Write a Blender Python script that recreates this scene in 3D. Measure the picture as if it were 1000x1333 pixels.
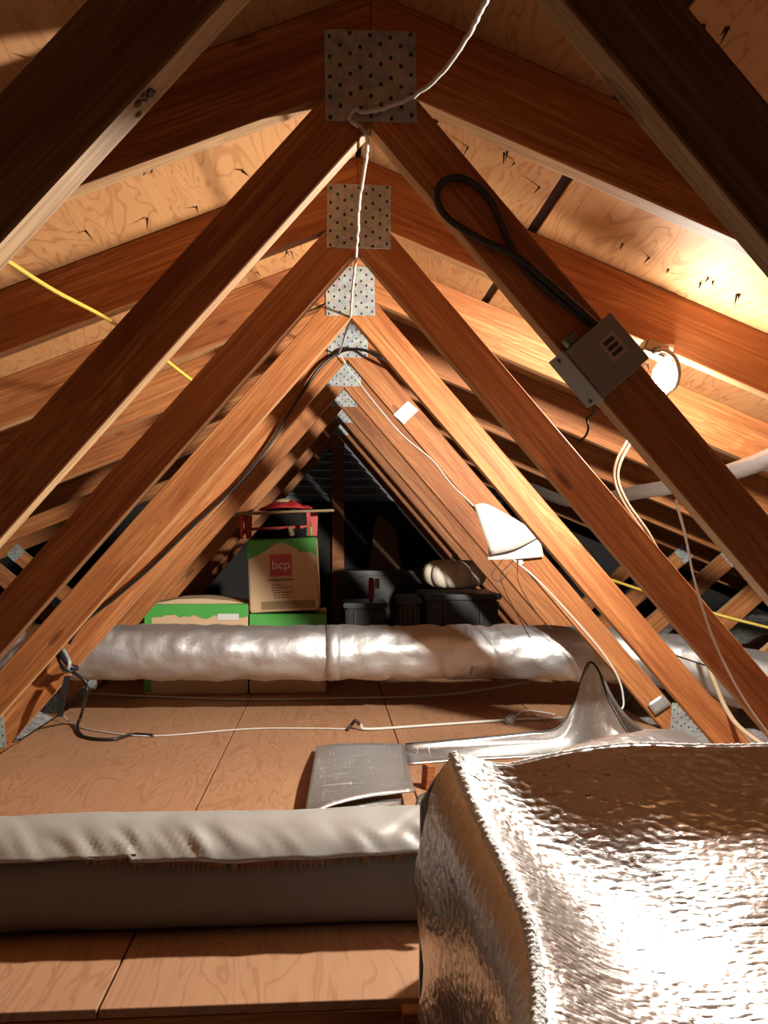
import bpy, bmesh, math, random
from mathutils import Vector, Matrix, noise
random.seed(7)
scene = bpy.context.scene
for o in list(bpy.data.objects): bpy.data.objects.remove(o, do_unlink=True)
COL = scene.collection

# ------------------------------------------------------------------ camera
F = 1082.0; YAW = 0.0660; PITCH = 0.0303
CAM = Vector((-0.068, 0.0, 0.751))
cd = bpy.data.cameras.new('camera'); cam = bpy.data.objects.new('camera', cd); COL.objects.link(cam)
cd.sensor_fit = 'HORIZONTAL'; cd.sensor_width = 36.0; cd.lens = F / 1000 * 36.0; cd.clip_start = 0.02
cam.location = CAM; cam.rotation_euler = (math.pi / 2 + PITCH, 0, -YAW)
scene.camera = cam
RM = cam.rotation_euler.to_matrix()

# ------------------------------------------------------------------ world, exposure
w = bpy.data.worlds.new('world'); scene.world = w; w.use_nodes = True
bg = w.node_tree.nodes['Background']; bg.inputs[0].default_value = (0.80, 0.90, 1.0, 1); bg.inputs[1].default_value = 0.0025
scene.view_settings.view_transform = 'Standard'; scene.view_settings.look = 'None'
scene.view_settings.gamma = 1.0; scene.view_settings.use_curve_mapping = False
scene.view_settings.exposure = 3.3
BULB_STRENGTH = 330.0

# ------------------------------------------------------------------ helpers
def ray(u, v): return RM @ Vector(((u - 500) / F, (666.5 - v) / F, -1.0))
def at(u, v, y):                      # point of the place seen in direction (u, v) at depth y
    d = ray(u, v); return CAM + d * ((y - CAM.y) / d.y)
def on(u, v, z):                      # the same on a level z
    d = ray(u, v); return CAM + d * ((z - CAM.z) / d.z)

def tag(o, label=None, cat=None, group=None, kind=None):
    if label: o['label'] = label
    if cat: o['category'] = cat
    if group: o['group'] = group
    if kind: o['kind'] = kind
    return o
def empty(name, loc=(0, 0, 0), rot=None):
    o = bpy.data.objects.new(name, None); COL.objects.link(o); o.location = loc; o.empty_display_size = 0.1
    if rot is not None: o.rotation_euler = rot
    return o
def link(name, me, mat=None, parent=None, smooth=False):
    if mat is not None and not me.materials: me.materials.append(mat)
    o = bpy.data.objects.new(name, me); COL.objects.link(o)
    if parent is not None: o.parent = parent
    if smooth:
        for p in me.polygons: p.use_smooth = True
    return o
def mesh_of(bm, name='mesh'):
    me = bpy.data.meshes.new(name); bmesh.ops.recalc_face_normals(bm, faces=bm.faces[:]); bm.to_mesh(me); bm.free(); return me
def box_bm(x0, x1, y0, y1, z0, z1, bev=0.0, seg=1):
    bm = bmesh.new()
    bmesh.ops.create_cube(bm, size=1.0, matrix=Matrix.Translation(((x0+x1)/2, (y0+y1)/2, (z0+z1)/2)) @ Matrix.Diagonal((x1-x0, y1-y0, z1-z0, 1)))
    if bev: bmesh.ops.bevel(bm, geom=bm.edges[:], offset=bev, segments=seg, affect='EDGES')
    return bm
def boxo(name, d, mat, parent=None, bev=0.0, seg=1): return link(name, mesh_of(box_bm(*d, bev=bev, seg=seg), name), mat, parent)
def prism(poly, y0, y1, bev=0.0):     # poly in (x, z), thickness along y
    bm = bmesh.new()
    a = [bm.verts.new((p[0], y0, p[1])) for p in poly]; b = [bm.verts.new((p[0], y1, p[1])) for p in poly]
    bm.faces.new(a); bm.faces.new(b[::-1])
    n = len(poly)
    for i in range(n): bm.faces.new((a[i], a[(i+1) % n], b[(i+1) % n], b[i]))
    bmesh.ops.recalc_face_normals(bm, faces=bm.faces[:])
    if bev: bmesh.ops.bevel(bm, geom=bm.edges[:], offset=bev, segments=1, affect='EDGES')
    return bm
def smooth_path(pts, n=8):
    P = [Vector(p) for p in pts]; P = [P[0]*2 - P[1]] + P + [P[-1]*2 - P[-2]]; out = []
    for i in range(1, len(P) - 2):
        p0, p1, p2, p3 = P[i-1:i+3]
        for k in range(n):
            t = k / n
            out.append(0.5*((2*p1) + (p2-p0)*t + (2*p0-5*p1+4*p2-p3)*t*t + (3*p1-p0-3*p2+p3)*t**3))
    out.append(P[-2]); return out
def frames(path):
    T = []
    for i in range(len(path)):
        T.append((path[min(i+1, len(path)-1)] - path[max(i-1, 0)]).normalized())
    up = Vector((0, 0, 1)) if abs(T[0].z) < 0.9 else Vector((1, 0, 0))
    N = (up - T[0]*up.dot(T[0])).normalized(); fr = []
    for t in T:
        N = (N - t*N.dot(t)).normalized(); fr.append((t, N, t.cross(N)))
    return fr
def tube_bm(path, r, seg=8, fn=None, cap=True):
    bm = bmesh.new(); fr = frames(path); rings = []
    for i, (p, (t, n, b)) in enumerate(zip(path, fr)):
        ring = []
        for k in range(seg):
            a = 2*math.pi*k/seg
            rr = r(i/(len(path)-1)) if callable(r) else r
            if fn: rr = fn(i, k, rr, p, a)
            ring.append(bm.verts.new(p + (n*math.cos(a) + b*math.sin(a))*rr))
        rings.append(ring)
    for i in range(len(rings)-1):
        for k in range(seg): bm.faces.new((rings[i][k], rings[i][(k+1) % seg], rings[i+1][(k+1) % seg], rings[i+1][k]))
    if cap: bm.faces.new(rings[0][::-1]); bm.faces.new(rings[-1])
    return bm
def cable(name, pts, r, mat, parent=None, n=8, seg=7, jitter=0.0):
    path = smooth_path(pts, n)
    if jitter:
        for i in range(1, len(path)-1): path[i] = path[i] + Vector((random.uniform(-1, 1), random.uniform(-.5, .5), random.uniform(-1, 1)))*jitter
    return link(name, mesh_of(tube_bm(path, r, seg), name), mat, parent, True)
def grid_bm(rows):                    # rows of points -> quads
    bm = bmesh.new(); V = [[bm.verts.new(p) for p in r] for r in rows]
    for i in range(len(V)-1):
        for j in range(len(V[0])-1): bm.faces.new((V[i][j], V[i][j+1], V[i+1][j+1], V[i+1][j]))
    return bm
def dense(rows, ni, nj):              # smooth a coarse control net both ways
    a = [smooth_path(r, nj) for r in rows]
    cols = [smooth_path([a[i][j] for i in range(len(a))], ni) for j in range(len(a[0]))]
    return [[cols[j][i] for j in range(len(cols))] for i in range(len(cols[0]))]
def solid(o, t, off=0):
    m = o.modifiers.new('thickness', 'SOLIDIFY'); m.thickness = t; m.offset = off; return o

# ------------------------------------------------------------------ materials
class NT:
    def __init__(s, name):
        s.m = bpy.data.materials.new(name); s.m.use_nodes = True; s.t = s.m.node_tree; s.b = s.t.nodes['Principled BSDF']
    def n(s, typ, ins=None, **kw):
        nd = s.t.nodes.new(typ)
        for k, v in kw.items(): setattr(nd, k, v)
        for k, v in (ins or {}).items():
            if hasattr(v, 'is_linked'): s.t.links.new(v, nd.inputs[k])
            else: nd.inputs[k].default_value = v
        return nd
    def l(s, a, b): s.t.links.new(a, b)
    def coords(s, sc, rnd=True):
        tc = s.n('ShaderNodeTexCoord'); v = tc.outputs['Object']
        if rnd:
            oi = s.n('ShaderNodeObjectInfo')
            mm = s.n('ShaderNodeMath', {0: oi.outputs['Random'], 1: 37.0}, operation='MULTIPLY')
            v = s.n('ShaderNodeVectorMath', {0: v, 1: mm.outputs[0]}, operation='ADD').outputs[0]
            s.rnd = oi.outputs['Random']
        return s.n('ShaderNodeMapping', {'Vector': v, 'Scale': sc}).outputs[0]
    def noise(s, v, scale, detail=4, rough=.55, dist=0.0):
        return s.n('ShaderNodeTexNoise', {'Vector': v, 'Scale': scale, 'Detail': detail, 'Roughness': rough, 'Distortion': dist}).outputs['Fac']
    def ramp(s, f, stops):
        r = s.n('ShaderNodeValToRGB', {'Fac': f}); e = r.color_ramp.elements
        while len(e) < len(stops): e.new(0.5)
        for q, (p, c) in zip(e, stops): q.position = p; q.color = (*c, 1) if len(c) == 3 else c
        return r.outputs['Color']
    def mix(s, f, a, b, bt='MIX'):
        x = s.n('ShaderNodeMix', data_type='RGBA', blend_type=bt)
        for i, v in ((0, f), (6, a), (7, b)):
            if hasattr(v, 'is_linked'): s.l(v, x.inputs[i])
            else: x.inputs[i].default_value = v if i == 0 else (*v, 1)
        return x.outputs[2]
    def math(s, op, a, b=0.0): return s.n('ShaderNodeMath', {0: a, 1: b}, operation=op).outputs[0]
    def done(s, col=None, rough=.6, metal=0.0, bump=None, bs=.3, bd=.01, spec=None):
        if col is not None:
            if hasattr(col, 'is_linked'): s.l(col, s.b.inputs['Base Color'])
            else: s.b.inputs['Base Color'].default_value = (*col, 1)
        if hasattr(rough, 'is_linked'): s.l(rough, s.b.inputs['Roughness'])
        else: s.b.inputs['Roughness'].default_value = rough
        s.b.inputs['Metallic'].default_value = metal
        if spec is not None: s.b.inputs['Specular IOR Level'].default_value = spec
        if bump is not None:
            bn = s.n('ShaderNodeBump', {'Height': bump, 'Strength': bs, 'Distance': bd}); s.l(bn.outputs[0], s.b.inputs['Normal'])
        return s.m

def lumber_mat(name, dark, mid, light):
    t = NT(name); v = t.coords((1.0, 1.0, 1.0))
    lo = t.n('ShaderNodeMapping', {'Vector': v, 'Scale': (0.9, 12.0, 12.0)}).outputs[0]
    g = t.noise(lo, 1.6, 3, .5, 0.8)
    lines = t.math('SINE', t.math('MULTIPLY', g, 70.0)); lines = t.math('MULTIPLY_ADD', lines, .5); t.t.nodes[-1].inputs[2].default_value = .5
    fine = t.noise(t.n('ShaderNodeMapping', {'Vector': v, 'Scale': (3, 160, 160)}).outputs[0], 1.0, 3, .6)
    big = t.noise(v, 2.2, 3, .6)
    c = t.ramp(g, [(.3, dark), (.5, mid), (.72, light)])
    c = t.mix(t.math('MULTIPLY', lines, .45), c, tuple(x*.8 for x in dark))
    c = t.mix(t.ramp(fine, [(.42, (0, 0, 0)), (.7, (.75, .75, .75))]), c, tuple(x*.55 for x in dark))
    c = t.mix(t.ramp(big, [(.45, (0, 0, 0)), (.75, (.55, .55, .55))]), c, tuple(x*.72 for x in mid))
    vor = t.n('ShaderNodeTexVoronoi', {'Vector': t.n('ShaderNodeMapping', {'Vector': v, 'Scale': (2.3, 7.5, 7.5)}).outputs[0], 'Scale': 1.0}).outputs['Distance']
    c = t.mix(t.ramp(vor, [(.035, (.9, .9, .9)), (.06, (.45, .45, .45)), (.075, (.6, .6, .6)), (.09, (0, 0, 0))]), c, tuple(x*.3 for x in dark))
    hs = t.n('ShaderNodeHueSaturation', {'Color': c, 'Value': t.math('MULTIPLY_ADD', t.rnd, .3)}); t.t.nodes[-2].inputs[2].default_value = .85
    return t.done(hs.outputs[0], .62, bump=fine, bs=.12, bd=.002, spec=.3)
M = {}
M['lumber'] = lumber_mat('fir_lumber', (.23, .068, .018), (.38, .142, .043), (.46, .205, .078))

M['sawn_edge'] = lumber_mat('fir_sawn_edge', (.34, .17, .07), (.48, .29, .14), (.56, .37, .20))

def ply_mat(name, base, line, dirt, freq=60, dust=0.0):
    t = NT(name); v = t.coords((1, 1, 1))
    lo = t.n('ShaderNodeMapping', {'Vector': v, 'Scale': (.9, 5.0, 5.0)}).outputs[0]
    g = t.noise(lo, 1.3, 3, .5, 1.1)
    s1 = t.math('SINE', t.math('MULTIPLY', g, float(freq)))
    ln = t.ramp(s1, [(.6, (0, 0, 0)), (1.0, (1, 1, 1))])
    fib = t.noise(t.n('ShaderNodeMapping', {'Vector': v, 'Scale': (3, 70, 70)}).outputs[0], 1.0, 3, .6)
    big = t.noise(v, 1.9, 4, .6)
    c = t.mix(t.math('MULTIPLY', ln, .55), base, line)
    c = t.mix(t.math('MULTIPLY', fib, .5), c, tuple(x*.6 for x in line))
    c = t.mix(t.ramp(big, [(.42, (0, 0, 0)), (.7, (.6, .6, .6))]), c, dirt)
    hs = t.n('ShaderNodeHueSaturation', {'Color': c, 'Value': t.math('MULTIPLY_ADD', t.rnd, .16)}); t.t.nodes[-2].inputs[2].default_value = .92
    return t.done(hs.outputs[0], .7, bump=ln, bs=.1, bd=.002, spec=.25)
M['sheath'] = ply_mat('sheathing_plywood', (.46, .235, .095), (.24, .085, .026), (.33, .15, .055), 80)
M['floorply'] = ply_mat('floor_plywood', (.40, .215, .115), (.24, .10, .045), (.28, .145, .08), 75)

def plain(name, col, rough=.6, metal=0.0, var=.15, sc=20, bs=0.0, spec=None):
    t = NT(name); v = t.coords((1, 1, 1)); n = t.noise(v, sc, 4); col = tuple(x*.62 for x in col)
    c = t.mix(t.math('MULTIPLY', n, var*2), col, tuple(x*.4 for x in col))
    return t.done(c, rough, metal, bump=n if bs else None, bs=bs, bd=.004, spec=spec)
def galv(name, base, dark):
    t = NT(name); v = t.coords((1, 1, 1))
    vo = t.n('ShaderNodeTexVoronoi', {'Vector': v, 'Scale': 90.0}).outputs['Color']
    n = t.noise(v, 35, 4, .7)
    c = t.mix(t.ramp(n, [(.35, (0, 0, 0)), (.65, (1, 1, 1))]), base, dark); c = t.mix(.22, c, vo, 'SOFT_LIGHT')
    return t.done(c, .55, .25, bump=n, bs=.08, bd=.002)
M['galv'] = galv('galvanised_steel', (.36, .37, .35), (.22, .235, .23))
M['slot'] = plain('tooth_slot_shade', (.03, .03, .028), .8)  # near-black that paints the shade inside the punched plate holes
M['felt'] = plain('roofing_felt', (.07, .035, .045), .9, sc=60)
M['nail'] = plain('rusty_nail', (.03, .022, .02), .6, .4)
M['black'] = plain('black_rubber', (.012, .012, .013), .45)
M['white'] = plain('white_vinyl_cable', (.80, .77, .70), .45, var=.06)
M['tancable'] = plain('tan_cable', (.62, .46, .30), .5)
M['pinkcable'] = plain('salmon_cable', (.55, .30, .20), .5)
M['yellow'] = plain('yellow_cable', (.80, .58, .08), .45, var=.08)
M['greybox'] = plain('grey_painted_steel', (.34, .36, .35), .42, .5, var=.1, sc=40)
M['screw'] = plain('dull_screw', (.25, .25, .24), .4, .8)
M['sticker'] = plain('beige_sticker', (.52, .46, .38), .6, var=.05)
M['ink'] = plain('dark_ink', (.04, .035, .03), .7)
M['redink'] = plain('red_print', (.62, .075, .07), .6, var=.05)
M['whiteink'] = plain('white_print', (.85, .80, .76), .6, var=.02)
M['carton'] = plain('cardboard', (.80, .54, .32), .75, var=.08, sc=14)
M['greentape'] = plain('green_tape', (.11, .52, .10), .35, var=.12, sc=22, bs=.35)
M['brass'] = plain('tan_fixture_box', (.50, .34, .22), .5, .2)
M['red'] = plain('red_paint', (.60, .05, .035), .4, var=.1)
M['redcloth'] = plain('red_cloth', (.62, .02, .03), .7, var=.2, sc=30)
M['beige'] = plain('straw_weave', (.52, .38, .20), .8, var=.25, sc=90, bs=.4)
M['tote'] = plain('black_plastic', (.012, .013, .014), .38, var=.1)
M['darkgreen'] = plain('dark_grey_plastic', (.02, .023, .023), .4)
M['pumpkin'] = plain('cream_pumpkin', (1.1, .98, .8), .55, var=.08, sc=8)
M['gable'] = plain('shaded_gable_board', (.022, .020, .018), .85, var=.3, sc=12)  # shade of the far end is put into this near-black board colour
M['slat'] = plain('grey_louvre', (.5, .54, .56), .7, var=.25, sc=25)
M['paper'] = plain('white_paper', (.82, .81, .77), .6, var=.04, sc=9)
M['drywall'] = plain('drywall', (.20, .17, .14), .9, sc=8)
M['dimtan'] = plain('kraft_paper', (.38, .25, .13), .8)
M['clip'] = plain('dark_clip', (.05, .025, .015), .6)

def insul():
    t = NT('fibreglass'); v = t.coords((1, 1, 1), False)
    n = t.noise(v, 28, 6, .75); p = t.noise(v, 3.5, 3, .6)
    c = t.ramp(n, [(.3, (.16, .15, .145)), (.5, (.36, .35, .34)), (.7, (.52, .51, .50))])
    c = t.mix(t.ramp(p, [(.5, (0, 0, 0)), (.68, (.5, .5, .5))]), c, (.60, .40, .40))
    return t.done(c, .95, bump=n, bs=1.0, bd=.03, spec=.1)
M['insul'] = insul()
def foil(name, base, rough, bscale, bstr, scratch=0.0, aniso=None, bd=.004, fine=.12):
    t = NT(name); v = t.coords((1, 1, 1), False); base = tuple(x*.7 for x in base)
    vv = t.n('ShaderNodeMapping', {'Vector': v, 'Scale': aniso or (1, 1, 1)}).outputs[0]
    n1 = t.noise(vv, bscale, 5, .65, .4); vo = t.n('ShaderNodeTexVoronoi', {'Vector': vv, 'Scale': bscale*.9}).outputs['Distance']
    n2 = t.noise(vv, bscale*2.6, 3, .6, .3)
    h = t.math('ADD', t.math('ADD', t.math('MULTIPLY', n1, .55), t.math('MULTIPLY', vo, .25)), t.math('MULTIPLY', n2, fine))
    col = base
    if scratch:
        a = t.noise(t.n('ShaderNodeMapping', {'Vector': v, 'Scale': (90, 7, 30), 'Rotation': (0, 0, .7)}).outputs[0], 1, 4, .7, 1.5)
        b = t.noise(t.n('ShaderNodeMapping', {'Vector': v, 'Scale': (7, 80, 30), 'Rotation': (0, 0, .3)}).outputs[0], 1, 4, .7, 1.5)
        sc = t.math('MAXIMUM', t.ramp(a, [(.6, (0, 0, 0)), (.66, (1, 1, 1))]), t.ramp(b, [(.6, (0, 0, 0)), (.66, (1, 1, 1))]))
        rr = t.math('MULTIPLY_ADD', sc, scratch); t.t.nodes[-1].inputs[2].default_value = rough
        return t.done(t.mix(sc, base, (.9, .9, .9)), rr, .9, bump=h, bs=bstr, bd=bd)
    return t.done(col, rough, .92, bump=h, bs=bstr, bd=bd)
M['foil'] = foil('bubble_foil', (.86, .86, .86), .25, 60, .5, aniso=(.6, 1.3, 1.3), bd=.006, fine=.12)
M['foilflat'] = foil('scratched_foil', (.80, .81, .81), .36, 40, .35, scratch=.25)
M['ductfoil'] = foil('duct_foil', (.84, .85, .86), .50, 26, .5, bd=.008)
M['fray'] = plain('frayed_white_edge', (1.35, 1.35, 1.32), .9, var=.1, sc=140, bs=1.0)
M['jacket'] = plain('silver_jacket', (.68, .69, .66), .40, .35, var=.14, sc=16, bs=.3)
M['sleeve'] = plain('grimy_sleeve', (.26, .24, .21), .6, .0, var=.35, sc=7, bs=.2)
M['fibre'] = plain('torn_fibre', (.42, .20, .10), .95, var=.3, sc=60, bs=.6)
M['pipe'] = foil('wrapped_pipe_foil', (.80, .80, .80), .42, 45, .8, bd=.006)

# bulb: the one light of the attic
def emis(name, col, s):
    t = NT(name); t.b.inputs['Base Color'].default_value = (1, 1, 1, 1)
    t.b.inputs['Emission Color'].default_value = (*col, 1); lf = t.n('ShaderNodeLightFalloff', {'Strength': s}); t.l(lf.outputs['Linear'], t.b.inputs['Emission Strength'])
    return t.m
M['bulb'] = emis('lit_bulb', (1.0, .94, .84), BULB_STRENGTH)

# ------------------------------------------------------------------ roof trusses
Y0 = 0.7604; SP = 0.61; TH = 0.038
RIDGE = 1.520; PIT = 0.4087; CD = 0.151          # chord under-edge at the ridge, slope, vertical depth
WA = 1.439; WM = 1.1625; WO = 0.1401             # web under-edge at centre, slope, vertical depth
BT = -0.016                                      # top of the bottom chords
def member_mesh(poly, ang, sgn, name):           # local x runs along the member
    poly = [(sgn*x, z) for x, z in poly]
    c = Vector((sum(p[0] for p in poly)/len(poly), 0, sum(p[1] for p in poly)/len(poly)))
    me = mesh_of(prism(poly, 0, TH, .0022), name)
    R = Matrix.Rotation(sgn*ang, 4, 'Y')         # rotation about y: +ang tips the +x end down
    me.transform(R.inverted() @ Matrix.Translation(-c))
    me.materials.append(M['lumber']); me.materials.append(M['sawn_edge'])
    for p in me.polygons:                        # the narrow sawn edges are paler than the wide faces
        if abs(p.normal.z) > .9: p.material_index = 1
    return me, c, sgn*ang
xi = (WA+WO-RIDGE)/(WM-PIT)
webp = [(0, WA), (0, RIDGE), (xi, RIDGE-PIT*xi), ((WA+WO-BT)/WM, BT), ((WA-BT)/WM, BT)]
chordp = [(0, RIDGE), (0, RIDGE+CD), ((RIDGE+CD+.1)/PIT, -.1), ((RIDGE+.1)/PIT, -.1)]
# short web from the foot node outward to the chord
sx0, sx1 = 1.36, 2.16; sz1 = RIDGE-PIT*sx1
sa = math.atan2(sz1-BT, sx1-sx0); dv = .089/math.cos(sa)
def shz(x, o): return BT + (x-sx0)*math.tan(sa) + o
xo = sx0 - dv/math.tan(sa)/1.0
xc = lambda o: (RIDGE - BT - o + sx0*math.tan(sa))/(math.tan(sa)+PIT)
xw = lambda z: (WA+WO-z)/WM
shortp = [(sx0+.03, BT), (xc(0)+.03, shz(xc(0)+.03, 0)-.02), (xc(dv), shz(xc(dv), dv)), (sx0+.018, shz(sx0+.018, dv))]
shortp = [(1.43, BT), (xc(-.03), shz(xc(-.03), -.03)), (xc(dv-.03), shz(xc(dv-.03), dv-.03)), (1.345, .045), (1.39, BT)]
PARTS = []
for s in (-1, 1):
    PARTS.append(('top_chord', *member_mesh(chordp, math.atan(PIT), s, 'top_chord')))
    PARTS.append(('diagonal_web', *member_mesh(webp, math.atan(WM), s, 'diagonal_web')))
    PARTS.append(('short_web', *member_mesh(shortp, -sa, s, 'short_web')))
bcm = mesh_of(prism([(-4, BT-.089), (4, BT-.089), (4, BT), (-4, BT)], 0, TH, .002), 'bottom_chord')
PARTS.append(('bottom_chord', bcm, Vector((0, 0, 0)), 0.0))
def plate_mesh(w, h, nx, nz):
    bm = bmesh.new(); cw, ch = w/nx, h/nz
    for i in range(nx):
        for j in range(nz):
            x0, z0 = -w/2+i*cw, -h/2+j*ch; cx, cz = x0+cw/2, z0+ch/2
            q = [bm.verts.new((x, 0, z)) for x, z in ((x0, z0), (x0+cw, z0), (x0+cw, z0+ch), (x0, z0+ch))]
            if (i+j) % 2 == 0:
                cz += ch*.18*((i % 3)-1)
                r = .0052 if cw > .014 else cw*.32
                hq = [bm.verts.new((cx+r*math.cos(a)*.8, -.0003, cz+r*math.sin(a))) for a in [math.radians(-135+90*k) for k in range(4)]]
                hh = [bm.verts.new((v.co.x, .002, v.co.z)) for v in hq]
                for k in range(4):
                    bm.faces.new((q[k], q[(k+1) % 4], hq[(k+1) % 4], hq[k])); bm.faces.new((hq[k], hq[(k+1) % 4], hh[(k+1) % 4], hh[k]))
            else: bm.faces.new(q)
    bmesh.ops.remove_doubles(bm, verts=bm.verts[:], dist=.0001)
    e = [x for x in bm.edges if len(x.link_faces) == 1 and abs(x.verts[0].co.y) < .0001]
    ex = bmesh.ops.extrude_edge_only(bm, edges=e)
    for v in ex['geom']:
        if isinstance(v, bmesh.types.BMVert): v.co.y = .0025
    me = mesh_of(bm, 'gusset_plate'); me.materials.append(M['galv']); return me
PW = .0767*2; PZ = 1.446 + .0775
peak = plate_mesh(PW, .155, 9, 9); foot = plate_mesh(.15, .13, 9, 8); small = plate_mesh(.075, .10, 5, 6)
def backing(w, h):  # dark sheet behind the holes, painted shade in place of wood
    me = mesh_of(box_bm(-w/2, w/2, .0019, .0024, -h/2, h/2), 'slot_shade_sheet'); me.materials.append(M['slot']); return me
bpk, bft, bsm = backing(PW-.004, .151), backing(.146, .126), backing(.071, .096)
TL = ['nearest roof truss, only its dark diagonal webs cross the upper corners of the picture',
      'dark roof truss carrying the grey junction box and the topmost peak plate',
      'reddish roof truss with the tan lamp box under its right rafter',
      'bright orange roof truss whose right web foot ends beside the foil sheet',
      'roof truss with the white paper and silver tape on its right web',
      'roof truss standing directly behind the far silver duct',
      'roof truss just behind the stack of cardboard boxes',
      'second to last roof truss before the dark gable louvre',
      'last and smallest-looking roof truss framing the dark gable louvre']
TY = [Y0 + SP*i for i in range(9)]
for i, y in enumerate(TY):
    root = tag(empty('roof_truss', (0, y, 0)), TL[i], 'roof truss', 'roof trusses along the attic')
    for nm, me, c, a in PARTS:
        o = link(nm, me, M['lumber'], root); o.location = c; o.rotation_euler = (0, a, 0)
    def pl(me, bk, x, z, rz=0.0):
        o = link('gusset_plate', me, None, root); o.location = (x, -.0027, z); o.rotation_euler = (0, rz, 0)
        b = link('slot_shade_sheet', bk, None, o); tag(b, kind='stuff')
    pl(peak, bpk, (-.004, .0, .002, -.003, .003, 0, 0, 0, 0)[i], PZ, random.uniform(-.02, .02))
    for s in (-1, 1):
        pl(foot, bft, s*1.345, .03, s*.1); pl(small, bsm, s*(sx1-.03), RIDGE-PIT*sx1+.01, -s*.75)
t0 = [o for o in COL.objects if o.name == 'roof_truss'][0]
bm = bmesh.new()
for k in range(7):
    d_ = ray(188 + random.uniform(-9, 9), 104 + random.uniform(-14, 14)); y_ = TY[0] + random.uniform(.006, .03); t_ = (y_-CAM.y)/d_.y; x_ = (CAM + d_*t_).x
    bmesh.ops.create_icosphere(bm, subdivisions=2, radius=random.uniform(.002, .0045), matrix=Matrix.Translation((x_, y_-TY[0], WA+WM*x_-.001)))
for v in bm.verts: v.co += Vector((1, .4, 1))*.0025*noise.noise(v.co*300)
link('resin_knot', mesh_of(bm, 'resin_knot'), M['dimtan'], t0, True)

# ------------------------------------------------------------------ roof sheathing (ceiling)
ceil = tag(empty('ceiling'), kind='structure')
YA, YB = -0.6, 6.3
SH0 = RIDGE + CD + .0008; sl = math.atan(PIT); cs = math.cos(sl)
def panel(s, x0, x1, y0, y1):
    L = (x1-x0)/cs
    me = mesh_of(box_bm(-(y1-y0)/2, (y1-y0)/2, -L/2, L/2, 0, .013, .001), 'sheathing_panel')
    o = link('sheathing_panel', me, M['sheath'], ceil)
    xm = (x0+x1)/2
    o.matrix_local = Matrix.Translation((s*xm, (y0+y1)/2, SH0-PIT*xm)) @ Matrix.Rotation(s*sl, 4, 'Y') @ Matrix.Rotation(math.pi/2, 4, 'Z')
for s, edges in ((1, (0.004, .425, 1.60, 2.75, 3.9)), (-1, (.004, 1.12, 2.27, 3.9))):
    for a, b in zip(edges[:-1], edges[1:]):
        ys = [YA, TY[0]+.019, TY[4]+.019, YB] if (edges.index(a) % 2 == 0) else [YA, TY[2]+.019, TY[6]+.019, YB]
        for p, q in zip(ys[:-1], ys[1:]): panel(s, a + (.011 if (s > 0 and a > .1) else .002), b - (.011 if s > 0 and b < .5 else .002), p+.0015, q-.0015)
for s in (-1, 1):
    me = mesh_of(box_bm(-.0, 4.3, YA, YB, 0, .004), 'roofing_felt'); o = link('roofing_felt', me, M['felt'], ceil)
    o.matrix_local = Matrix.Translation((0, 0, SH0+.0146)) @ Matrix.Rotation(sl if s > 0 else math.pi-sl, 4, 'Y')
    if s < 0: o.matrix_local = Matrix.Translation((0, 0, SH0+.0186)) @ Matrix.Rotation(math.pi-sl, 4, 'Y')
# nail points that come through the sheathing
bm = bmesh.new()
for i in range(len(TY)-1):
    if i > 5: break
    for s in (-1, 1):
        for k in range(46):
            x = random.uniform(.05, 1.7); y = random.choice((TY[i]+.12, TY[i]+.3, TY[i]+.45)) + random.gauss(0, .05)
            if not TY[i]+.06 < y < TY[i+1]-.03: continue
            for q in range(random.choice((1, 1, 2))):
                p = Vector((s*x + random.gauss(0, .008), y + random.gauss(0, .008), SH0-PIT*x))
                d = Vector((s*-.35+random.uniform(-.7, .7), random.uniform(-.7, .7), -1)).normalized()*random.uniform(.012, .034)
                n = d.orthogonal().normalized()*.0034; m_ = d.cross(n).normalized()*.0034
                b0 = [bm.verts.new(p+n), bm.verts.new(p+m_), bm.verts.new(p-n), bm.verts.new(p-m_)]; tip = bm.verts.new(p+d)
                for a_ in range(4): bm.faces.new((b0[a_], b0[(a_+1) % 4], tip))
tag(link('nail_points', mesh_of(bm, 'nail_points'), M['nail'], ceil), kind='stuff')

# ------------------------------------------------------------------ floor
flo = tag(empty('floor'), kind='structure')
def fpanel(x0, x1, y0, y1, mat=M['floorply'], z1=0.0, z0=BT+.0004, name='plywood_panel'):
    me = mesh_of(box_bm(-(y1-y0)/2, (y1-y0)/2, -(x1-x0)/2, (x1-x0)/2, z0-z1, 0, .0012), name)
    o = link(name, me, mat, flo); o.location = ((x0+x1)/2, (y0+y1)/2, z1); o.rotation_euler = (0, 0, math.pi/2)
G = .0022
xs = [-1.205, -.434, .186, .80, 1.225]
for a, b in zip(xs[:-1], xs[1:]):
    for p, q in ((TY[1]+.002, TY[4]+.55), (TY[4]+.55, TY[8]+.5)): fpanel(a+G, b-G, p+.001, q-.001)
fpanel(-4, 4, -.6, 6.3, M['drywall'], BT-.0895, BT-.1015, 'drywall_panel')

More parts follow.
